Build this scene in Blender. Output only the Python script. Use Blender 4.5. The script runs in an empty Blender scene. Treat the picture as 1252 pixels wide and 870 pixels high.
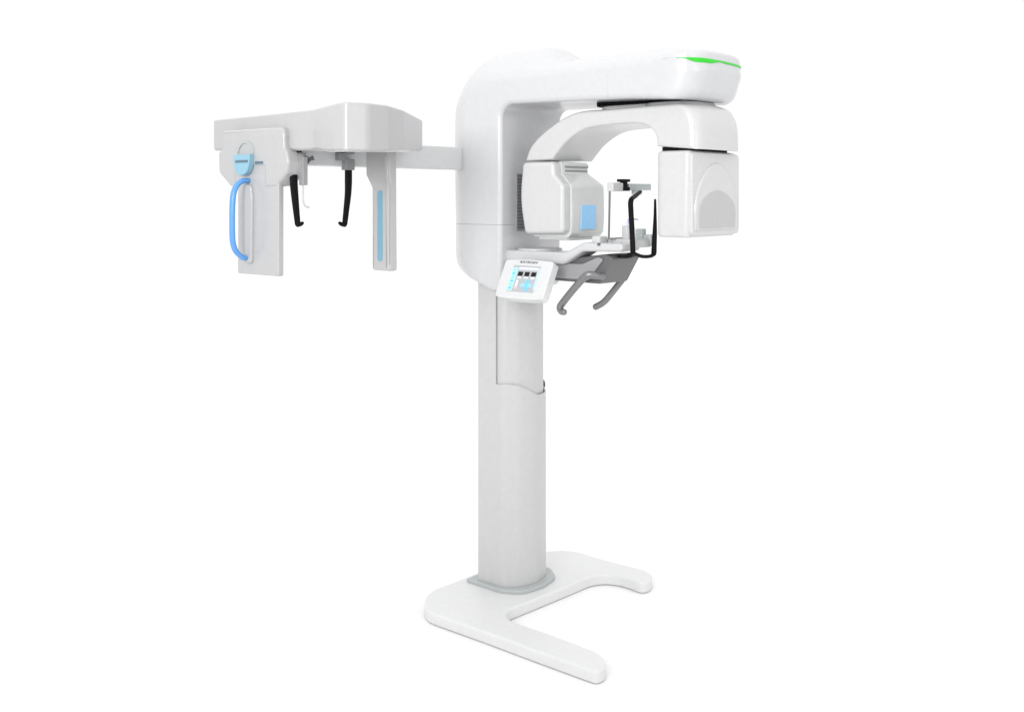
import bpy, bmesh, math
from mathutils import Vector
from mathutils.geometry import tessellate_polygon

sc = bpy.context.scene
COL = sc.collection
PI = math.pi

# ---------------------------------------------------------------- camera frame
FPX, CX, HZ, ZC = 1294.0, 626.0, 240.0, 1.70          # focal length in px, principal x, horizon row, eye height
ANG = math.radians(40.1)
CA, SA = math.cos(ANG), math.sin(ANG)
OY = 4.54                                             # distance of the column

def U(px, py, **k):
    """point of the machine frame (f forward, l lateral, z up) seen at px,py on one plane f=, l= or z="""
    dX, dY, dZ = (px-CX)/FPX, 1.0, (HZ-py)/FPX
    c = (-(-OY)*SA*1.0, -OY*CA, ZC)                   # camera in the machine frame
    d = (dX*CA-dY*SA, dX*SA+dY*CA, dZ)
    a = {'f': 0, 'l': 1, 'z': 2}
    for n, v in k.items():
        t = (v-c[a[n]])/d[a[n]]
    return tuple(c[i]+t*d[i] for i in range(3))

def Ul(px, py, l): p = U(px, py, l=l); return (p[0], p[2])
def Uf(px, py, f): p = U(px, py, f=f); return (p[1], p[2])
def Uz(px, py, z): p = U(px, py, z=z); return (p[0], p[1])

# ---------------------------------------------------------------- materials
def mat(name, col, rough=.4, coat=0.0, var=.02, bump=.02, scale=40, metal=0.0, emit=0.0, spec=.5):
    m = bpy.data.materials.new(name); m.use_nodes = True
    nt = m.node_tree; b = nt.nodes['Principled BSDF']
    b.inputs['Roughness'].default_value = rough
    b.inputs['Metallic'].default_value = metal
    b.inputs['Coat Weight'].default_value = coat
    b.inputs['Coat Roughness'].default_value = .12
    b.inputs['Specular IOR Level'].default_value = spec
    tc = nt.nodes.new('ShaderNodeTexCoord')
    n = nt.nodes.new('ShaderNodeTexNoise'); n.inputs['Scale'].default_value = scale; n.inputs['Detail'].default_value = 4
    nt.links.new(tc.outputs['Object'], n.inputs['Vector'])
    r = nt.nodes.new('ShaderNodeValToRGB')
    r.color_ramp.elements[0].position = .3; r.color_ramp.elements[1].position = .7
    r.color_ramp.elements[0].color = tuple(max(0, c*(1-var)) for c in col)+(1,)
    r.color_ramp.elements[1].color = tuple(min(1, c*(1+var)) for c in col)+(1,)
    nt.links.new(n.outputs['Fac'], r.inputs['Fac']); nt.links.new(r.outputs['Color'], b.inputs['Base Color'])
    if bump:
        n2 = nt.nodes.new('ShaderNodeTexNoise'); n2.inputs['Scale'].default_value = 900
        nt.links.new(tc.outputs['Object'], n2.inputs['Vector'])
        bp = nt.nodes.new('ShaderNodeBump'); bp.inputs['Strength'].default_value = bump; bp.inputs['Distance'].default_value = .001
        nt.links.new(n2.outputs['Fac'], bp.inputs['Height']); nt.links.new(bp.outputs['Normal'], b.inputs['Normal'])
    if emit:
        b.inputs['Emission Strength'].default_value = emit
        nt.links.new(r.outputs['Color'], b.inputs['Emission Color'])
    return m

WHITE = mat('white_plastic', (.535, .538, .550), .27, .35)
SHELL = mat('warm_white_plastic', (.53, .532, .53), .28, .3)
CEPH  = mat('pale_grey_plastic', (.415, .415, .42), .32, .25)
COLM  = mat('column_paint', (.495, .495, .495), .36, .15)
BASEM = mat('base_paint', (.65, .652, .655), .45, .1)
COLLAR = mat('grey_collar', (.40, .425, .425), .5)
GREY  = mat('mid_grey_plastic', (.26, .265, .27), .42)
LGREY = mat('light_grey_plastic', (.32, .32, .33), .42)
DGREY = mat('dark_grey_plastic', (.115, .115, .12), .42)
TUBE  = mat('brushed_grey_metal', (.21, .21, .215), .3, metal=.45)
ARMG  = mat('slate_grey_plastic', (.125, .125, .128), .42)
BLACK = mat('black_rubber', (.006, .006, .007), .6, spec=.1)
VENT  = mat('vent_grey', (.26, .265, .27), .6)
BLUE  = mat('bright_blue_plastic', (.10, .30, .66), .3)
PALEB = mat('pale_blue_plastic', (.23, .42, .53), .4)
LABB  = mat('label_blue', (.30, .60, .90), .45)
STRIPB = mat('strip_blue', (.16, .33, .43), .35)
SLITM = mat('slate_blue', (.10, .15, .19), .5)
GREEN = mat('green_light', (.012, .40, .012), .35, emit=.42, var=.0)
SENS  = mat('clear_grey_plastic', (.575, .59, .585), .2, .4)
JOINT = mat('joint_grey', (.50, .50, .51), .5)
CRYST = mat('clear_violet_plastic', (.55, .52, .75), .3)
PADM  = mat('bite_block', (.46, .50, .50), .4)
PANELM = mat('control_panel_white', (.62, .625, .63), .35, .2)
S_BG  = mat('screen_grey', (.40, .41, .43), .4, emit=.08)
S_CY  = mat('screen_cyan', (.40, .78, .92), .3, emit=.2)
S_BL  = mat('screen_blue', (.16, .48, .90), .3, emit=.2)
S_PA  = mat('screen_pale', (.58, .62, .85), .3, emit=.1)
S_BK  = mat('screen_black', (.005, .005, .006), .3)
S_RD  = mat('screen_pink', (.80, .50, .45), .3, emit=.1)
S_WH  = mat('screen_white', (.75, .77, .78), .3, emit=.1)
INK   = mat('grey_ink', (.12, .13, .14), .5)

# ---------------------------------------------------------------- object helpers
ORG = {}
def empty_root(name):
    o = bpy.data.objects.new(name, None); COL.objects.link(o)
    o.location = (0, OY, 0); o.rotation_euler = (0, 0, -ANG)
    o.empty_display_size = .2
    ORG[o.name] = Vector((0, 0, 0))
    return o

def link(name, bm, mats, parent, smooth=38, label=None, weighted=True):
    bmesh.ops.recalc_face_normals(bm, faces=bm.faces)
    vs = [v.co for v in bm.verts]
    lo = Vector([min(v[i] for v in vs) for i in range(3)]); hi = Vector([max(v[i] for v in vs) for i in range(3)])
    c = (lo+hi)/2
    for v in bm.verts: v.co -= c
    me = bpy.data.meshes.new(name); bm.to_mesh(me); bm.free()
    if not isinstance(mats, (list, tuple)): mats = [mats]
    for m in mats: me.materials.append(m)
    for p in me.polygons: p.use_smooth = True
    me.set_sharp_from_angle(angle=math.radians(smooth))
    o = bpy.data.objects.new(name, me); COL.objects.link(o)
    o.parent = parent; o.location = c-ORG[parent.name]
    ORG[o.name] = c
    if weighted:
        w = o.modifiers.new('wn', 'WEIGHTED_NORMAL'); w.keep_sharp = True; w.weight = 100
    if label: o['label'] = label
    return o

def area(p): return .5*sum(p[i][0]*p[(i+1) % len(p)][1]-p[(i+1) % len(p)][0]*p[i][1] for i in range(len(p)))

def fil(pts, seg=6):
    """polygon with corners (x, y, r) -> dense outline with round corners"""
    out = []; n = len(pts)
    for i in range(n):
        p = Vector(pts[i][:2]); r = pts[i][2] if len(pts[i]) > 2 else 0
        a = Vector(pts[i-1][:2]); b = Vector(pts[(i+1) % n][:2])
        if r <= 0: out.append(tuple(p)); continue
        u = (a-p); v = (b-p); lu, lv = u.length, v.length; u /= lu; v /= lv
        ang = math.acos(max(-1, min(1, u.dot(v))))
        if abs(ang-PI) < .03: out.append(tuple(p)); continue
        d = min(r/math.tan(ang/2), lu*.49, lv*.49); rr = d*math.tan(ang/2)
        bis = (u+v).normalized(); c = p+bis*(rr/math.sin(ang/2))
        s = p+u*d-c; e = p+v*d-c
        a0 = math.atan2(s.y, s.x); a1 = math.atan2(e.y, e.x)
        da = (a1-a0+PI) % (2*PI)-PI
        for k in range(seg+1):
            t = a0+da*k/seg; out.append((c.x+rr*math.cos(t), c.y+rr*math.sin(t)))
    return out

def catmull(P, n=6, closed=False):
    out = []; N = len(P)
    rng = range(N) if closed else range(N-1)
    for i in rng:
        g = (lambda k: Vector(P[k % N])) if closed else (lambda k: Vector(P[max(0, min(N-1, k))]))
        p0, p1, p2, p3 = g(i-1), g(i), g(i+1), g(i+2)
        for k in range(n):
            t = k/n
            out.append(tuple(.5*((2*p1)+(p2-p0)*t+(2*p0-5*p1+4*p2-p3)*t*t+(3*p1-p0-3*p2+p3)*t**3)))
    if not closed: out.append(tuple(P[-1]))
    return out

def inset(P, d):
    if d <= 1e-7: return list(P)
    s = 1 if area(P) > 0 else -1; n = len(P); out = []
    for i in range(n):
        a, p, b = Vector(P[i-1]), Vector(P[i]), Vector(P[(i+1) % n])
        e1 = (p-a); e2 = (b-p)
        if e1.length < 1e-9: e1 = e2
        if e2.length < 1e-9: e2 = e1
        e1 = e1.normalized(); e2 = e2.normalized()
        n1 = Vector((-e1.y, e1.x))*s; n2 = Vector((-e2.y, e2.x))*s
        m = n1+n2
        m = m.normalized() if m.length > 1e-6 else n1
        k = min(1/max(.3, m.dot(n1)), 1.6)
        out.append(tuple(p+m*d*k))
    return out

def m3(axis, p, a):
    return {'z': (p[0], p[1], a), 'l': (p[0], a, p[1]), 'f': (a, p[0], p[1])}[axis]

def rings(bm, R, cap0=True, cap1=True, mi=0):
    V = [[bm.verts.new(c) for c in r] for r in R]; n = len(V[0])
    for a, b in zip(V, V[1:]):
        for i in range(n):
            f = bm.faces.new((a[i], a[(i+1) % n], b[(i+1) % n], b[i])); f.material_index = mi
    for on, ring in ((cap0, V[0]), (cap1, V[-1])):
        if not on: continue
        for tri in tessellate_polygon([[v.co for v in ring]]):
            try: bm.faces.new([ring[k] for k in tri]).material_index = mi
            except ValueError: pass
    return V

def prism(bm, P, axis, a0, a1, r0=0, r1=None, seg=5, mi=0, top=None):
    """outline P extruded along axis from a0 to a1 with rounded rims"""
    if r1 is None: r1 = r0
    lev = []
    s = 1 if a1 > a0 else -1
    for i in range(seg+1 if r0 else 1):
        t = i/seg*PI/2 if r0 else PI/2
        lev.append((r0*(1-math.sin(t)), a0+s*r0*(1-math.cos(t)) if r0 else a0))
    for i in range(seg+1 if r1 else 1):
        t = i/seg*PI/2 if r1 else 0
        lev.append((r1*(1-math.cos(t)), a1-s*r1*(1-math.sin(t)) if r1 else a1))
    R = []
    for d, a in lev:
        Q = inset(P, d); R.append([m3(axis, q, a) for q in Q])
    return rings(bm, R, mi=mi)

def rect(x0, x1, y0, y1, r, seg=5):
    return fil([(x0, y0, r), (x1, y0, r), (x1, y1, r), (x0, y1, r)], seg)

def tube(bm, P, r, n=14, sm=6, mi=0, flat=None):
    """round tube through P; r number or list; flat=(axis vector, factor) squashes the section"""
    rad = r if isinstance(r, (list, tuple)) else [r]*len(P)
    D = catmull([tuple(p)+(q,) for p, q in zip(P, rad)], sm) if False else None
    pts = []
    N = len(P)
    for i in range(N-1):
        p0, p1, p2, p3 = [Vector(P[max(0, min(N-1, k))]) for k in (i-1, i, i+1, i+2)]
        for k in range(sm):
            t = k/sm
            pts.append((.5*((2*p1)+(p2-p0)*t+(2*p0-5*p1+4*p2-p3)*t*t+(3*p1-p0-3*p2+p3)*t**3), rad[i]*(1-t)+rad[i+1]*t))
    pts.append((Vector(P[-1]), rad[-1]))
    R = []; up = None
    L = len(pts)
    for i, (p, q) in enumerate(pts):
        tg = (pts[min(L-1, i+1)][0]-pts[max(0, i-1)][0]).normalized()
        if up is None:
            up = tg.orthogonal().normalized()
            if flat: up = (Vector(flat[0])-tg*tg.dot(Vector(flat[0]))).normalized()
        up = (up-tg*tg.dot(up)).normalized(); sd = tg.cross(up)
        k = flat[1] if flat else 1
        ends = []
        if i == 0: ends = [(-.7*q, .45), (-.45*q, .8)]
        R_here = [(0, 1.0)]
        seq = ends+R_here if i == 0 else (R_here+[(.45*q, .8), (.7*q, .45)] if i == L-1 else R_here)
        for off, sc_ in seq:
            c = p+tg*off
            R.append([tuple(c+(up*math.cos(a)*k+sd*math.sin(a))*q*sc_) for a in [2*PI*j/n for j in range(n)]])
    rings(bm, R, mi=mi)

def ss(a, b, x):
    t = max(0, min(1, (x-a)/(b-a))); return t*t*(3-2*t)

# ================================================================= the machine
root = empty_root('dental_xray_machine')
root['label'] = 'white panoramic dental x-ray machine with side arm standing on a U-shaped foot'
root['category'] = 'x-ray machine'

# ---- foot
bp_ = [(519,738),(521.7,728),(533,719),(551,712.5),(575,703),(620,686),(650,676.5),(667,673.5),(692,672.5),(712,675.5),(730,681),(756,688),(778.6,693.5),(791,697.5),(797,703),
       (795,709.5),(784,712),(771,707.5),(756,703.5),(738,702),(722,704.5),(704.5,711.5),(679,722),(653,732.5),(633,740.5),(622.7,745),(619,750.5),(624,757),(643,764.5),
       (679,777),(712,789.5),(730,797),(740,807),(740,815),(730,820),(717,816.5),(679,803),(628,784.5),(589.5,770.5),(551,757),(530,749.5),(522,744.5)]
P = [Uz(x, y, .047) for x, y in bp_]
P = catmull(P, 5, True)
bm = bmesh.new(); prism(bm, P, 'z', .003, .047, .004, .009, 5)
link('foot', bm, BASEM, root)

# ---- collar
P = fil([(-.150, -.125, .004), (.045, -.130, .06), (.128, -.085, .07), (.150, .03, .2), (.125, .145, .07), (.05, .208, .06), (-.150, .208, .004)], 8)
bm = bmesh.new(); prism(bm, P, 'z', .0475, .062, .001, .004, 3)
link('collar', bm, COLLAR, root)

# ---- column: sleeve with a wave cut, inner column
L0, L1, FB = -.100, .178, -.112
plan = [(FB, L0, .012), (.03, L0, .05), (.085, L0+.045, .07), (.112, .028, .30), (.085, L1-.045, .07), (.03, L1, .05), (FB, L1, .012)]
outer = fil(plan, 10)
# subdivide straight runs so that the cut can step
def dense(P, step, closed=True):
    out = []
    for i in range(len(P)):
        a, b = Vector(P[i]), Vector(P[(i+1) % len(P)]); n = max(1, int((b-a).length/step))
        for k in range(n): out.append(tuple(a.lerp(b, k/n)))
    return out
STEP = -.006
def add_step(P):
    out = []
    for i in range(len(P)):
        a, b = P[i], P[(i+1) % len(P)]; out.append(a)
        if (a[0]-STEP)*(b[0]-STEP) < 0:
            t = (STEP-a[0])/(b[0]-a[0]); l = a[1]+(b[1]-a[1])*t; d = .0004 if b[0] > a[0] else -.0004
            out.append((STEP-d, l)); out.append((STEP+d, l))
    return out
outer = add_step(dense(outer, .012))
inner = inset(outer, .007)
inner = [(min(max(a[0], FB+.007), 9) if abs(o[0]-STEP) > .001 else o[0], a[1]) for a, o in zip(inner, outer)]
def topz(p):
    if p[0] < STEP: return 1.42
    if p[1] < 0 and p[0] < .03: return .908
    u = (p[1]-L0)/(L1-L0)
    z = .910-.056*ss(.06, .60, u)+.014*ss(.76, 1.0, u)
    if p[1] > L1-.02: z += .02*ss(.03, STEP, p[0])
    return z
bm = bmesh.new()
tz = [topz(p) for p in outer]
R = [[(p[0], p[1], .0625) for p in outer], [(p[0], p[1], z-.003) for p, z in zip(outer, tz)],
     [(p[0]*.8+q[0]*.2, p[1]*.8+q[1]*.2, z) for p, q, z in zip(outer, inner, tz)],
     [(q[0]*.8+p[0]*.2, q[1]*.8+p[1]*.2, z) for p, q, z in zip(outer, inner, tz)],
     [(q[0], q[1], z-.003) for q, z in zip(inner, tz)], [(q[0], q[1], .70) for q in inner]]
rings(bm, R)
link('column_sleeve', bm, COLM, root, 40)

bm = bmesh.new()
P = fil([(-.0053, L0+.008, .0015), (.03, L0+.010, .045), (.074, L0+.052, .06), (.098, .028, .30), (.074, L1-.052, .06), (.03, L1-.010, .045), (-.0053, L1-.009, .0015)], 10)
prism(bm, P, 'z', .60, 1.44, .002)
link('inner_column', bm, COLM, root, 40)
bm = bmesh.new()
prism(bm, fil([(.000, .86, .01), (.044, .86, .01), (.044, .892, .03), (.000, .912, .01)]), 'l', L1-.0095, L1-.0015, .002)
link('seal', bm, DGREY, root)

# ---- housing: a C in side view, crowned across
BL0, BL1 = -.170, .244
BMID, BHALF = (BL0+BL1)/2, (BL1-BL0)/2
def crown_h(f):
    cap = .126*(1-ss(.20, .43, f)) * ss(-.20, -.02, f)
    arm = .058-.044*ss(.78, 1.0, f)
    return max(cap, arm*ss(-.1, .1, f)) if f < .43 else max(arm, cap)
def deform(f, z, t):
    a = abs(t)
    dz = crown_h(f)*(1-a**2.3)*ss(2.10, 2.185, z)
    df = -.105*(1-math.sqrt(max(0, 1-a**4.5)))*ss(.70, 1.0, f)
    db = -.15*(1-a**3)*(1-ss(-.125, .02, f))
    dl = .004*(1-a**2)*0
    return f+df+db, z+dz
def slices(bm, P, n=20, r=.016, pin=None):
    R = []
    ts = []
    k = 6
    for i in range(k): ts.append((-1+ (r*(1-math.cos(i/k*PI/2)))/BHALF, r*(1-math.sin(i/k*PI/2))))
    for i in range(n+1):
        t = -1+r/BHALF+(2-2*r/BHALF)*i/n; ts.append((t, 0))
    for i in range(k-1, -1, -1): ts.append((1-(r*(1-math.cos(i/k*PI/2)))/BHALF, r*(1-math.sin(i/k*PI/2))))
    for t, d in ts:
        Q = inset(P, d)
        row = []
        for o, q in zip(P, Q):
            if abs(o[1]-pin) < .0015: q = (max(-.130+d, min(.080-d, o[0])), o[1])
            f, z = deform(q[0], q[1], t)
            row.append((f, BMID+t*BHALF, z))
        R.append(row)
    rings(bm, R)

ZS = 1.583
up = fil([(.080, ZS, 0), (-.130, ZS, 0), (-.135, 1.9, 2.0), (-.130, 2.192, .17), (.30, 2.196, 1), (.85, 2.211, .8), (.994, 2.222, .018), (1.0, 2.150, .03), (.965, 2.052, .055), (.70, 2.066, .6), (.080, 2.078, .055)], 12)
def dd(P, step):
    return dense(P, step)
bm = bmesh.new(); slices(bm, dd(up, .03), 26, .020, ZS)
link('upper_housing', bm, WHITE, root, 33)
lo = fil([(.080, ZS-.001, 0), (.080, 1.313, .03), (.030, 1.305, .12), (-.130, 1.375, .17), (-.130, ZS-.001, 0)], 10)
bm = bmesh.new(); slices(bm, dd(lo, .03), 20, .020, ZS-.001)
link('lower_housing', bm, WHITE, root, 33)

# green status light wrapped round the tip of the upper housing
def fout(z):
    best = 0
    for i in range(len(up)):
        a, b = up[i], up[(i+1) % len(up)]
        if a[0] > .9 and b[0] > .9 and (a[1]-z)*(b[1]-z) <= 0 and abs(a[1]-b[1]) > 1e-6:
            best = max(best, a[0]+(b[0]-a[0])*(z-a[1])/(b[1]-a[1]))
    return best
def undeform(zt, t):
    lo_, hi_ = 2.05, 2.22
    for _ in range(30):
        m_ = (lo_+hi_)/2
        if deform(1, m_, t)[1] < zt: lo_ = m_
        else: hi_ = m_
    return m_
bm = bmesh.new(); R = []
for i in range(81):
    t = -.985+1.965*i/80
    hh = .0008+.0078*ss(-.985, -.80, t)*(1-ss(-.50, -.05, t))+.0036*ss(-.4, .1, t)+.0060*ss(.84, .97, t)
    ztop = 2.200-.003*ss(-.2, 1, t)
    zc = ztop-hh
    row = []
    for dz, out in ((hh, .0005), (hh*.8, .0028), (0, .0036), (-hh*.8, .0028), (-hh, .0005), (0, -.006)):
        zz = undeform(zc+dz, t); fb = fout(zz)
        f, z = deform(fb, zz, t)
        f2, _ = deform(fb, zz, min(.999, t+.01)); f1, _ = deform(fb, zz, max(-.999, t-.01))
        tg = Vector((f2-f1, .02*BHALF)).normalized(); nr = Vector((tg.y, -tg.x))
        row.append((f+nr.x*out, BMID+t*BHALF+nr.y*out, z))
    R.append(row)
rings(bm, R)
link('status_light', bm, GREEN, bpy.data.objects['upper_housing'], 60)

# fine joint line on the side of the arm, dark slot of the turning joint
bm = bmesh.new()
a = Ul(743, 86, BL0); b = Ul(743, 119, BL0)
prism(bm, [(a[0]-.0008, b[1]), (a[0]+.0008, b[1]), (a[0]+.0008, a[1]), (a[0]-.0008, a[1])], 'l', BL0-.0004, BL0+.003)
link('panel_joint', bm, JOINT, bpy.data.objects['upper_housing'])
bm = bmesh.new(); prism(bm, fil([(.45, -.055, .07), (.80, -.055, .07), (.80, .12, .07), (.45, .12, .07)], 6), 'z', 2.056, 2.085, .004)
jt = link('turning_joint', bm, BLACK, root)
bm = bmesh.new(); prism(bm, fil([(.47, -.045, .07), (.86, -.045, .07), (.86, .11, .07), (.47, .11, .07)], 6), 'z', 2.030, 2.0555, .004)
link('joint_collar', bm, SHELL, jt)
bm = bmesh.new(); prism(bm, fil([(.70, -.10, .09), (.93, -.10, .09), (.93, .16, .09), (.70, .16, .09)], 6), 'z', 2.034, 2.052, .004)
link('joint_plate', bm, GREY, root)

# cooling grille on the front of the spine
bm = bmesh.new(); prism(bm, rect(-.071, .10, 1.556, 1.795, .006), 'f', .078, .086, .002)
g = link('cooling_grille', bm, VENT, root)
bm = bmesh.new()
for i in range(17):
    z = 1.566+i*.0136
    prism(bm, rect(-.068, .097, z, z+.0045, .001, 2), 'f', .084, .0895)
link('grille_slats', bm, DGREY, g)

# ---- rotating arm
RL0, RL1 = -.120, .165
ob = [(642,197),(645.5,186),(650,177.5),(657,169),(666.4,160.5),(677,152),(689.4,144.3),(700,139.5),(712,136.5),(726,135.5),(740,134.7),(766,132.5),(790,130.4),(812,128.6),(830,127.6),(840,130),(846,136.5),(850.5,148),(852,165),(852.2,182)]
ib = [(803,179),(802,168),(798.5,160.5),(792,155),(783,151.5),(768,151),(743,153),(727,155),(714.7,158),(705,163),(696,169.5),(688,177),(680,187),(674,195.5)]
P = [Ul(x, y, RL0) for x, y in ob]+[Ul(x, y, RL0) for x, y in ib]
# keep the near end leg square and level
P = catmull(P[:len(ob)], 3)+catmull(P[len(ob):], 3)
def prism_arm():
    bm = bmesh.new(); R = []; n = 22; r = .011
    half = (RL1-RL0)/2; mid = (RL1+RL0)/2
    ts = [(-half+r*(1-math.cos(i/5*PI/2)), r*(1-math.sin(i/5*PI/2))) for i in range(5)]
    ts += [(-half+r+(2*half-2*r)*i/n, 0) for i in range(n+1)]
    ts += [(half-r*(1-math.cos(i/5*PI/2)), r*(1-math.sin(i/5*PI/2))) for i in range(4, -1, -1)]
    for lo_, d in ts:
        Q = inset(P, d); a = abs(lo_)/half
        row = []
        for f, z in Q:
            df = -.022*a**9*ss(.84, .97, f)+.008*(1-a**2)*ss(.84, .97, f)
            dz = .012*(1-a**2)*ss(1.98, 2.03, z)
            row.append((f+df, mid+lo_+.052*ss(.45, .97, f)*ss(-half, half, lo_), z+dz))
        R.append(row)
    rings(bm, R)
    return bm
link('rotating_arm', prism_arm(), SHELL, root, 40)

# ---- tube head
TL1 = .150
bm = bmesh.new()
zt = 1.838
P = fil([(.165, zt, .004), (.332, zt, .004), (.335, 1.795, .02), (.384, 1.742, .03), (.388, 1.62, .5), (.380, 1.533, .030), (.175, 1.536, .03), (.158, 1.69, .6)], 7)
# body tapering at the far side near its top
R = []
r = .022; l0, l1 = -.085, TL1
lev = [(0, l0)]+[(r*(1-math.cos(i/6*PI/2)), l1-r*(1-math.sin(i/6*PI/2))) for i in range(7)]
for d, l in lev:
    R.append([(q[0], l-(.045*ss(1.74, 1.80, q[1]) if l > 0 else 0), q[1]) for q in inset(dense(P, .02), d)])
rings(bm, R)
head = link('tube_head', bm, SENS, root, 35)
bm = bmesh.new()
P = fil([(.163, zt+.001, .019), (.327, zt+.001, .019), (.328, 1.790, .03), (.374, 1.745, .03), (.374, 1.552, .02), (.174, 1.546, .02), (.146, 1.69, .55)], 8)
prism(bm, dense(P, .02), 'l', -.0865, -.130, .001, .016, 6)
link('side_cover', bm, SHELL, head, 35)
bm = bmesh.new(); prism(bm, rect(-.028, .072, 1.566, 1.664, .005), 'f', .380, .3895, .001)
link('blue_window', bm, LABB, head)
bm = bmesh.new()
for z in (1.819, 1.803):
    prism(bm, rect(-.066, .088, z-.0042, z+.0042, .002), 'f', .325, .3365, .001)
link('vent_slots', bm, VENT, head)
# short collimator plate below head
bm = bmesh.new(); prism(bm, rect(.20, .36, -.08, .12, .02), 'z', 1.522, 1.54, .004)
link('bottom_plate', bm, SHELL, head)

# ---- detector head
bm = bmesh.new()
P = fil([(.795, .250, .03), (.945, .250, .03), (.945, -.118, .022), (.795, -.118, .03)], 6)
R = []
zb, zt2 = 1.548, 1.868
for d, z in [(.012, zb), (.006, zb+.002), (.002, zb+.006), (0, zb+.012), (0, 1.65), (0, 1.78), (0, zt2-.014), (.002, zt2-.008), (.006, zt2-.003), (.013, zt2)]:
    Q = inset(dense(P, .02), d)
    k = (zt2-z)/(zt2-zb)
    R.append([(q[0]-.008*k if q[0] > .87 else q[0], q[1], z) for q in Q])
rings(bm, R)
det = link('detector_head', bm, SHELL, root, 35)
# cover frame edge: recessed joint line between side and front shells
bm = bmesh.new(); prism(bm, rect(-.112, .243, 1.556, 1.862, .02), 'f', .928, .950, .004)
fr = link('front_cover', bm, SHELL, det)
# arched dish on the front cover
bm = bmesh.new()
def arch(w, z0, z1, n=28):
    pts = [(-w*.96, z0), (w*.96, z0)]
    for i in range(n+1):
        a = i/n*PI
        x = w*math.cos(a)*(1-.22*math.sin(a)**3); pts.append((x, z0+.05+(z1-z0-.05)*math.sin(a)**.9))
    return pts
P = [(p[0]+.060, p[1]) for p in arch(.160, 1.574, 1.825)]
prism(bm, P, 'f', .944, .957, .001, .008, 5)
link('raised_arch', bm, SHELL, det, 40)
bm = bmesh.new()
P = [(p[0]+.060, p[1]) for p in arch(.138, 1.582, 1.722)]
prism(bm, P, 'f', .950, .9595, .001, .002, 3)
link('grey_panel', bm, CEPH, det, 40)
bm = bmesh.new(); prism(bm, rect(.80, .935, -.09, .19, .02), 'z', 1.865, 1.884)
link('neck_joint', bm, BLACK, det)

# ---- patient support: grey arm body
bm = bmesh.new()
P = fil([(.06, 1.455, .004), (.06, 1.362, .01), (.522, 1.357, .012), (.585, 1.462, .01), (.545, 1.475, .01), (.40, 1.455, .05)], 5)
prism(bm, P, 'l', -.085, .105, .006)
sup = link('support_arm', bm, ARMG, root)
bm = bmesh.new()
P = fil([(.075, 1.432, .004), (.075, 1.374, .004), (.47, 1.370, .01), (.545, 1.458, .01), (.515, 1.462, .01), (.44, 1.432, .05)], 5)
prism(bm, P, 'l', -.0855, -.094, .001, .003, 3)
link('side_panel', bm, LGREY, sup)
# white cover bar on top
bm = bmesh.new()
P = fil([(.02, 1.430, .02), (.37, 1.430, .06), (.465, 1.484, .05), (.655, 1.488, .012), (.655, 1.520, .012), (.47, 1.520, .05), (.38, 1.478, .10), (.02, 1.478, .02)], 8)
prism(bm, dense(P, .02), 'l', -.130, .00, .014, .014, 6)
rail = link('white_rail', bm, WHITE, root, 35)
bm = bmesh.new()
cx_, cl_ = .17, -.02
prism(bm, [(cx_+.09*math.cos(a), cl_+.10*math.sin(a)) for a in [2*PI*i/40 for i in range(40)]], 'z', 1.470, 1.486, .001, .006)
link('swivel_disc', bm, WHITE, rail)

# ---- chin rest
bm = bmesh.new()
prism(bm, rect(.50, .665, -.05, .075, .02), 'z', 1.500, 1.534, .008)
prism(bm, rect(.50, .54, -.115, -.055, .01), 'z', 1.515, 1.545, .006)
chin = link('chin_rest', bm, SHELL, root)
bm = bmesh.new(); prism(bm, rect(.575, .610, -.020, .010, .012), 'z', 1.53, 1.585, .006)
link('chin_cup', bm, WHITE, chin)
bm = bmesh.new(); prism(bm, rect(.600, .635, .040, .075, .008), 'z', 1.53, 1.572, .003)
prism(bm, rect(.625, .670, .050, .085, .01), 'z', 1.506, 1.55, .004)
link('bite_block', bm, PADM, chin)
bm = bmesh.new()
qq = lambda x, y: (lambda p: (.60, p[0], p[1]))(Uf(x, y, .60))
tube(bm, [qq(767.5, 285), qq(767.3, 275), qq(768.5, 268.5), qq(773, 267.5), qq(780, 268.5)], [.006, .005, .004, .004, .003], 8)
link('bite_stick', bm, CRYST, chin)
bm = bmesh.new()
bm.free()
for f, l in ((.515, -.116), (.548, -.131), (.555, -.051), (.60, -.051)):
    bm = bmesh.new()
    prism(bm, [(f+.006*math.cos(a), 1.515+.006*math.sin(a)) for a in [2*PI*i/16 for i in range(16)]], 'l', l-.003, l+.004)
    link('screw', bm, DGREY, chin)

bm = bmesh.new(); a = Uf(749, 293, .56); b = Uf(758.5, 290, .56)
prism(bm, rect(a[0], b[0], 1.53, b[1], .002), 'f', .548, .57, .001)
link('rod_socket', bm, GREY, chin)

# ---- temple supports
q = lambda x, y, f: (lambda p: (f, p[0], p[1]))(Uf(x, y, f))
bm = bmesh.new()
tube(bm, [q(745.5, 233, .56), q(745, 262, .56), q(744.3, 292, .56)], .0042, 8)
link('slim_rod', bm, DGREY, root)
bm = bmesh.new()
a = Uf(745, 234, .56); b = Uf(757, 223.5, .56)
prism(bm, rect(a[0]-.002, b[0], a[1], b[1], .004), 'f', .55, .58, .003)
crossbar = link('rod_head', bm, SHELL, root)
bm = bmesh.new()
a = Uf(756.5, 233.5, .56); b = Uf(764.5, 219.5, .56)
prism(bm, rect(a[0], b[0], a[1], a[1]+.016, .003), 'f', .553, .583, .002)
prism(bm, rect(a[0]-.004, b[0]+.002, b[1]-.010, b[1]+.001, .003), 'f', .553, .583, .002)
prism(bm, rect(a[0]+.010, b[0]-.010, a[1], b[1]-.004, .002), 'f', .558, .578, .001)
link('clamp_knob', bm, BLACK, crossbar)
bm = bmesh.new()
a = Uf(765, 232.5, .56); b = Uf(791, 225, .56)
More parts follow.
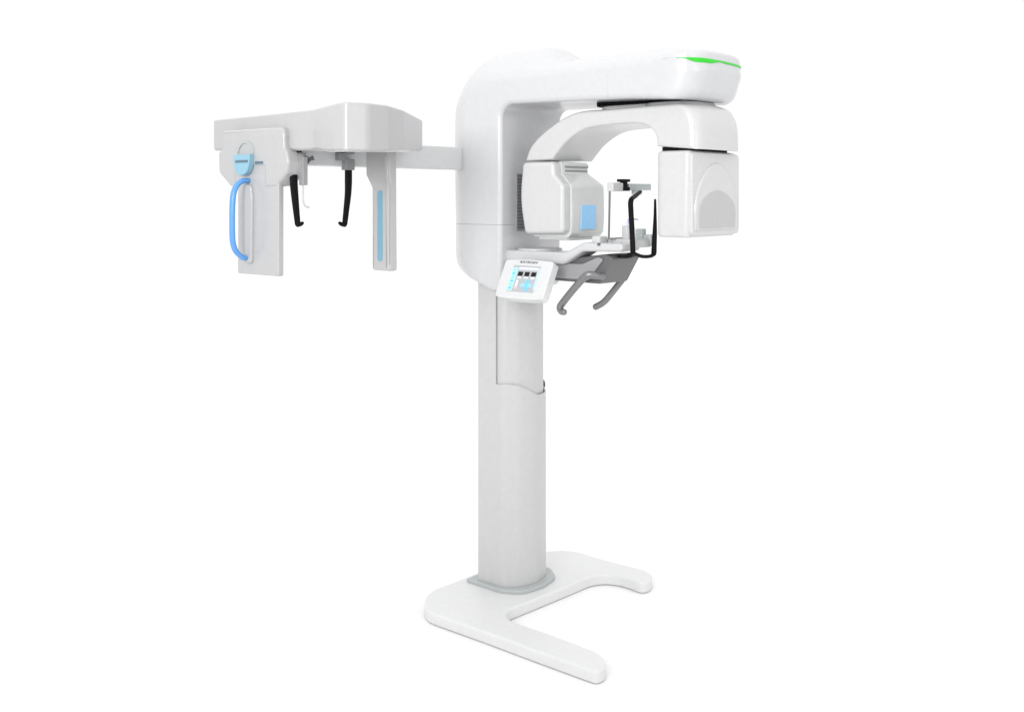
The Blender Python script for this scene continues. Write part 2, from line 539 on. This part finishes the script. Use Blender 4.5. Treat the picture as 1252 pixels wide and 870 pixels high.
prism(bm, rect(a[0], b[0], a[1], b[1], .003), 'f', .552, .58, .002)
a = Uf(773, 238, .56); b = Uf(781, 231, .56)
prism(bm, rect(a[0], b[0], a[1], b[1], .003), 'f', .556, .575, .002)
link('crossbar', bm, PADM, crossbar)
for k, pts, rr in (('a', [q(783, 234.5, .60), q(777, 239.5, .64), q(771.5, 245, .68), q(771.5, 260, .68), q(773, 285, .68), q(774, 312, .68)], [.006, .008, .008, .008, .008, .008]),
                   ('b', [q(801, 244, .68), q(801, 262, .68), q(800.5, 285, .68), q(799.5, 309, .68)], [.0035, .005, .0075, .009])):
    bm = bmesh.new(); tube(bm, pts, rr, 12, flat=((1, 0, 0), 1.3))
    if k == 'b':
        tube(bm, [q(800, 310, .68), q(795, 313.2, .68), q(785, 313.4, .68), q(776, 310, .68)], [.009, .007, .007, .007], 10)
    else:
        tube(bm, [q(774, 311, .68), q(766, 313, .68), q(756, 313, .56)], [.010, .009, .008], 10)
    link('temple_rod', bm, BLACK, root)

# ---- grab handles
q = lambda x, y, l: (lambda p: (p[0], l, p[1]))(Ul(x, y, l))
bm = bmesh.new()
p0 = q(724.5, 337, -.14)
tube(bm, [(p0[0]+.012, -.090, p0[2]-.004), (p0[0]+.006, -.125, p0[2]), q(718.5, 336, -.145), q(712, 341.5, -.145), q(700, 355, -.145), q(688.5, 369.5, -.145), q(684.8, 375.5, -.145), q(686.5, 380.5, -.15), (q(690, 381.5, -.16))], [.0145]*7+[.0135, .012], 16)
link('grab_handle', bm, TUBE, root)
bm = bmesh.new()
tube(bm, [q(763, 339, .09), q(756, 348, .09), q(748, 358, .09), q(740.5, 367, .09), q(735, 371.5, .09), q(728, 375.2, .09)], [.0135]*6, 16)
link('grab_handle', bm, TUBE, root)

# ---- control panel: facing the side, leaning back
PF, PL, PZ = .135, -.270, 1.300
TILT = math.radians(27)
vv = Vector((0, math.sin(TILT), math.cos(TILT))); uu = Vector((1, 0, 0)); nn = Vector((0, -math.cos(TILT), math.sin(TILT)))
def panel_pt(u, v, w): return Vector((PF, PL, PZ))+uu*u+vv*v+nn*w
def to_panel(bm):
    for v in bm.verts:
        v.co = panel_pt(v.co.x, v.co.z, -v.co.y)
W, H = .246, .167
bm = bmesh.new()
# outline with a bowed lower edge
prism(bm, fil([(0, .002, .013), (W*.3, -.004, .3), (W*.7, -.004, .3), (W, .002, .013), (W, H-.006, .013), (W*.5, H, .5), (0, H-.006, .013)], 6), 'l', 0, .040, .0025, .005, 4)
to_panel(bm)
cp = link('control_panel', bm, PANELM, root)
def upx(px, py):
    """panel u,v under a pixel"""
    c = Vector((OY*SA, -OY*CA, ZC)); d = Vector(((px-CX)/FPX*CA-SA, (px-CX)/FPX*SA+CA, (HZ-py)/FPX))
    o = Vector((PF, PL, PZ)); t = (o-c).dot(nn)/d.dot(nn); r = c+d*t-o
    return r.dot(uu), r.dot(vv)
a = upx(618, 355.5); b = upx(661, 325.8); c_ = upx(628, 324)
sx0, sx1, sy0, sy1 = .052, .190, a[1], c_[1]
bm = bmesh.new()
SW, SH = sx1-sx0, sy1-sy0
def pad(x0, x1, y0, y1, w, mi, r=0):
    x0, x1 = sx0+x0*SW, sx0+x1*SW; y0, y1 = sy0+y0*SH, sy0+y1*SH
    P = rect(x0, x1, y0, y1, r) if r else [(x0, y0), (x1, y0), (x1, y1), (x0, y1)]
    prism(bm, P, 'l', .001, -w, 0, 0, mi=mi)
pad(0, 1, 0, 1, .0010, 0)
pad(.0, .19, .04, .90, .0016, 1)
for i in range(6): pad(.035, .155, .08+i*.137, .17+i*.137, .0020, 7 if i % 2 else 2)
pad(.22, .96, .84, .93, .0016, 3)
for i in range(4): pad(.26+i*.18, .38+i*.18, .855, .915, .0020, 6)
for i in range(3):
    pad(.245+i*.245, .425+i*.245, .60, .76, .0016, 4)
    pad(.265+i*.245, .405+i*.245, .51, .565, .0016, 6)
pad(.27, .335, .10, .44, .0016, 6); pad(.275, .33, .10, .22, .0020, 5)
pad(.615, .735, .03, .47, .0016, 2, .003); pad(.46, .885, .19, .32, .0018, 7, .003); pad(.63, .72, .20, .31, .0022, 2)
pad(.955, .995, .10, .90, .0016, 1)
to_panel(bm)
link('screen', bm, [S_BG, S_CY, S_BL, S_PA, S_BK, S_RD, S_WH, LABB], cp, 30, weighted=False)
# lettering
cu = bpy.data.curves.new('lettering', 'FONT'); cu.body = 'RAYSCAN'; cu.size = .0235; cu.shear = .25; cu.extrude = .0004; cu.align_x = 'CENTER'; cu.offset = .0003
tmp = bpy.data.objects.new('tmp_text', cu); COL.objects.link(tmp)
bpy.context.view_layer.update()
me = bpy.data.meshes.new_from_object(tmp.evaluated_get(bpy.context.evaluated_depsgraph_get()))
bpy.data.objects.remove(tmp)
bm = bmesh.new(); bm.from_mesh(me)
u0, v0 = upx(646.0, 322.0)
for v in bm.verts:
    v.co = panel_pt(u0+v.co.x*.85, v0+v.co.y*.62, v.co.z+.001)
link('lettering', bm, INK, cp, weighted=False)
# bracket behind panel
bm = bmesh.new()
prism(bm, rect(.19, .30, 1.355, 1.41, .02), 'l', -.180, -.09, .006)
link('panel_bracket', bm, SHELL, cp)

# ================================================================= cephalometric side unit
# bar
bm = bmesh.new()
prism(bm, rect(-.19, -.14, 1.812, 1.908, .006), 'l', -1.02, -.15, .002)
link('side_bar', bm, PANELM, root)

# housing
top = [(261,147,1.880),(340,139,1.868),(381,134.5,1.860),(409,127,1.845),(421,124.6,1.842),(450,126,1.842),(475,129,1.846),(494.4,135,1.858),(516.5,147,1.878)]
P3 = []
for x, y, zb in top:
    f, l = Uz(x, y, 2.0); P3.append((f, l, zb))
P3 += [(-.30, -.50, 1.88), (-.66, -.78, 1.88)]
bm = bmesh.new(); R = []
P2 = [(p[0], p[1]) for p in P3]
def zbot(x, y):
    w = [(1/(1e-4+(p[0]-x)**2+(p[1]-y)**2), p[2]) for p in P3]
    s = sum(a for a, _ in w); return sum(a*b for a, b in w)/s
F2 = fil([(p[0], p[1], r) for p, r in zip(P2, [.006, .1, .3, .1, .018, .06, .018, .10, .008, .02, .02])], 6)
F2 = dense(F2, .03)
zbs = [zbot(*p) for p in F2]
for d, wt, off in [(.010, 0, 0), (.004, 0, .003), (0, 0, .009)]:
    Q = inset(F2, d); R.append([(q[0], q[1], zb+off) for q, zb in zip(Q, zbs)])
for d, z in [(0, 1.993), (.0015, 1.997), (.005, 2.0)]:
    Q = inset(F2, d); R.append([(q[0], q[1], z) for q in Q])
rings(bm, R)
link('side_unit_housing', bm, CEPH, root, 30)

# sensor carriage
CL = -1.112
outl = [(272,160,3),(328,155.8,8),(345,155.6,8),(347,163,6),(347.5,181,4),(350,186,5),(352.5,198,8),(350,211,8),(337,228,8),(324,229,4),(322.5,226,2),(322.5,203,1),(290,203,1),(290,229.5,3),(281,228,8),(266.8,211,10),(266.5,186,4),(271.5,182,3)]
P = fil([Ul(x, y, CL)+(r_*.0030,) for x, y, r_ in outl], 6)
bm = bmesh.new(); prism(bm, P, 'l', CL, CL+.050, .011, .003, 6)
car = link('sensor_carriage', bm, CEPH, root, 35)
outl = [(267.5,187,2),(349.5,186.5,5),(352.2,198,8),(349.7,211,8),(336.7,227.7,8),(282,227,8),(267.5,210,8)]
P = fil([Ul(x, y, CL)+(r_*.0030,) for x, y, r_ in outl], 6)
bm = bmesh.new(); prism(bm, P, 'l', CL+.014, CL+.090, .004, .012, 5)
link('carriage_back', bm, CEPH, car, 35)
# round recess with half disc dial
cf, cz = Ul(300.5, 190, CL-.001)
bm = bmesh.new()
def ringmesh(bm, c, r0, r1, l0, l1, n=40, a0=0, a1=2*PI):
    R = []
    for i in range(n+1 if a1-a0 < 6.2 else n):
        a = a0+(a1-a0)*i/n; ca, sa = math.cos(a), math.sin(a)
        R.append([(c[0]+r0*ca, l0, c[1]+r0*sa), (c[0]+r1*ca, l0, c[1]+r1*sa), (c[0]+r1*ca, l1, c[1]+r1*sa), (c[0]+r0*ca, l1, c[1]+r0*sa)])
    rings(bm, R)
ringmesh(bm, (cf, cz), .046, .053, CL-.004, CL+.004, 30, .15, PI-.15)
link('dial_rim', bm, COLLAR, car)
bm = bmesh.new()
P = [(cf+.050*math.copysign(abs(math.cos(a))**.85, math.cos(a)), cz+.003-.077*abs(math.sin(a))**.85) for a in [PI+PI*i/24 for i in range(25)]]
prism(bm, P, 'l', CL-.022, CL+.002, .003)
dial = link('dial', bm, PALEB, car, 35)
bm = bmesh.new()
a = Ul(287.5, 196.2, CL-.022); b = Ul(303, 198.6, CL-.022)
prism(bm, rect(a[0]+.002, b[0], b[1], a[1], .002), 'l', CL-.0235, CL-.018)
a = Ul(312, 197.5, CL); b = Ul(321.5, 200.3, CL)
prism(bm, rect(a[0], b[0], b[1], a[1], .001), 'l', CL-.002, CL+.004)
link('dial_slit', bm, SLITM, car)

# sensor panel
SL = -1.108
a = Ul(290.5, 215, SL); b = Ul(340.5, 338, SL)
bm = bmesh.new()
prism(bm, rect(a[0], b[0], b[1], 1.83, .008), 'l', SL, SL+.024, .004, .004, 4)
sp = link('sensor_panel', bm, CEPH, root)
# moulded rib and recess behind the grip
bm = bmesh.new()
a = Ul(301.5, 232, SL); b = Ul(310, 322, SL)
prism(bm, fil([(a[0], b[1], .012), (b[0], b[1], .012), (b[0]+.004, a[1]-.03, .03), (b[0]-.004, a[1]+.02, .02), (a[0], a[1]+.02, .01)], 6), 'l', SL-.012, SL+.002, .008, .001, 5)
link('grip_rib', bm, CEPH, sp, 40)
bm = bmesh.new()
FH = Ul(304, 222, SL)[0]
q = lambda x, y: (lambda p: (FH, p[0], p[1]))(Uf(x, y, FH))
tube(bm, [q(303, 221), q(296.5, 221.3), q(290.5, 225.5), q(286.5, 233), q(284.6, 243), (q(283.8, 262)), q(284, 288), q(285, 298), q(288.3, 307), q(295.5, 314), q(300, 315.5)], .0098, 14, flat=((1, 0, 0), 1.25))
link('blue_handle', bm, BLUE, sp, 60)

# collimator with a blue slit
KL = -.80
bm = bmesh.new()
a = Ul(453.5, 330.5, KL); b = Ul(475.5, 229, KL); c_ = Ul(446, 214, KL); d_ = Ul(446, 188, KL)
P = fil([(a[0], a[1], .010), (b[0], a[1], .010), (b[0]-.004, 1.88, .002), (d_[0], 1.88, .002), (c_[0], c_[1], .01), (a[0], b[1]-.003, .01)], 5)
prism(bm, P, 'l', KL, KL+.044, .015, .008, 6)
kol = link('side_collimator', bm, CEPH, root, 40)
bm = bmesh.new()
a = Ul(461.5, 319, KL-.001); b = Ul(467.6, 233, KL-.001)
prism(bm, rect(a[0], b[0], a[1], b[1], .010), 'l', KL-.002, KL+.004, .001)
link('blue_slit', bm, STRIPB, kol)
bm = bmesh.new()
P = fil([(b[0]+.028, 1.45, .004), (b[0]+.034, 1.45, .004), (b[0]+.034, 1.73, .01), (b[0]+.018, 1.80, .01), (b[0]+.018, 1.85, .004), (b[0]+.010, 1.85, .004), (b[0]+.010, 1.79, .01), (b[0]+.028, 1.725, .01)], 4)
prism(bm, P, 'l', KL-.003, KL+.004, .002)
link('moulded_edge', bm, CEPH, kol)

# ear rods and nasal rest
EF = -.13
q = lambda x, y: (lambda p: (EF, p[0], p[1]))(Uf(x, y, EF))
def ear(pts, tip, br):
    bm = bmesh.new()
    tube(bm, pts, [.0165, .0165, .015, .0135, .012], 14, flat=((1, 0, 0), .6))
    tube(bm, tip, [.010, .008, .006], 10)
    e = link('ear_rod', bm, BLACK, root)
    bm = bmesh.new()
    for (x0, y0, x1, y1) in br:
        a = Uf(x0, y1, EF); b = Uf(x1, y0, EF)
        prism(bm, rect(a[0], b[0], a[1], b[1], .003), 'f', EF-.015, EF+.014, .002)
    link('rod_bracket', bm, GREY, e)
ear([q(426, 207), q(426, 222), q(425.5, 237), q(423.5, 256), q(421.5, 274)], [q(421.5, 274.5), q(417.5, 274), q(415, 272.5)],
    [(420.5, 195, 431, 208), (412, 187, 421, 196.5), (420, 186, 431, 188.5)])
ear([q(359, 214), q(359.5, 228), q(361, 245), q(362.5, 260), q(364, 274)], [q(364, 274.5), q(367.5, 274), q(370, 272.5)],
    [(361, 187, 371, 194)])
bm = bmesh.new()
f0 = -.11
q = lambda x, y: (lambda p: (f0, p[0], p[1]))(Uf(x, y, f0))
a = Uf(368, 226.5, f0); b = Uf(373.8, 192, f0)
prism(bm, rect(a[0], b[0], a[1], b[1], .003), 'f', f0-.012, f0+.012, .002)
ns = link('nasal_rest', bm, LGREY, root)
bm = bmesh.new()
tube(bm, [q(370.5, 226), q(370.3, 240), q(371.3, 249), q(374, 252.5), q(377.5, 253.8)], .0035, 8)
link('nasal_pin', bm, SHELL, ns)
bm = bmesh.new()
tube(bm, [q(372, 203), q(377, 197.5), q(382, 192)], .006, 8)
tube(bm, [q(372, 192), q(377, 193.5), q(383, 195)], .005, 8)
link('nasal_hinge', bm, DGREY, ns)

# ================================================================= floor, light, camera
FL = mat('studio_floor', (.83, .83, .83), .9, var=.0, bump=0, spec=.0)
bm = bmesh.new()
for x, y in ((-150, -50), (150, -50), (150, 250), (-150, 250)): bm.verts.new((x, y, 0))
bm.faces.new(bm.verts); me = bpy.data.meshes.new('floor'); bm.to_mesh(me); bm.free(); me.materials.append(FL)
fl = bpy.data.objects.new('floor', me); COL.objects.link(fl)
fl['kind'] = 'structure'; fl['label'] = 'seamless pure white studio floor under the machine'

w = bpy.data.worlds.new('World'); sc.world = w; w.use_nodes = True
nt = w.node_tree
tc = nt.nodes.new('ShaderNodeTexCoord'); sx = nt.nodes.new('ShaderNodeSeparateXYZ'); mr = nt.nodes.new('ShaderNodeMapRange')
nt.links.new(tc.outputs['Generated'], sx.inputs['Vector']); nt.links.new(sx.outputs['Z'], mr.inputs['Value'])
mr.inputs['From Min'].default_value = .1; mr.inputs['From Max'].default_value = 1
mr.inputs['To Min'].default_value = 1.01; mr.inputs['To Max'].default_value = 1.48
nt.links.new(mr.outputs['Result'], nt.nodes['Background'].inputs['Strength'])
nt.nodes['Background'].inputs['Color'].default_value = (1, 1, 1, 1)

def softbox(name, loc, target, size, power, spread):
    ld = bpy.data.lights.new(name, 'AREA'); ld.shape = 'RECTANGLE'; ld.size = size; ld.size_y = size*.8; ld.energy = power; ld.spread = math.radians(spread)
    o = bpy.data.objects.new(name, ld); COL.objects.link(o); o.location = loc
    o.rotation_euler = (Vector(target)-Vector(loc)).to_track_quat('-Z', 'Y').to_euler()
softbox('softbox', (-2.0, -1.0, 2.9), (.05, 4.4, 2.05), 2.2, 24, 60)
softbox('added_fill', (3.2, .6, 2.3), (.1, 4.4, 1.85), 2.0, 2.5, 60)  # added fill lamp, out of view, brightens the forward-facing surfaces

cd = bpy.data.cameras.new('camera'); cam = bpy.data.objects.new('camera', cd); COL.objects.link(cam)
cam.location = (0, 0, ZC); cam.rotation_euler = (PI/2, 0, 0)
cd.sensor_fit = 'HORIZONTAL'; cd.sensor_width = 36; cd.lens = FPX/1252*36
cd.shift_y = -(435-HZ)/1252; cd.clip_end = 500
sc.camera = cam
sc.view_settings.view_transform = 'Standard'; sc.view_settings.look = 'None'
sc.view_settings.exposure = 0; sc.view_settings.gamma = 1
sc.render.engine = 'CYCLES'
sc.render.resolution_x = 1024; sc.render.resolution_y = 711
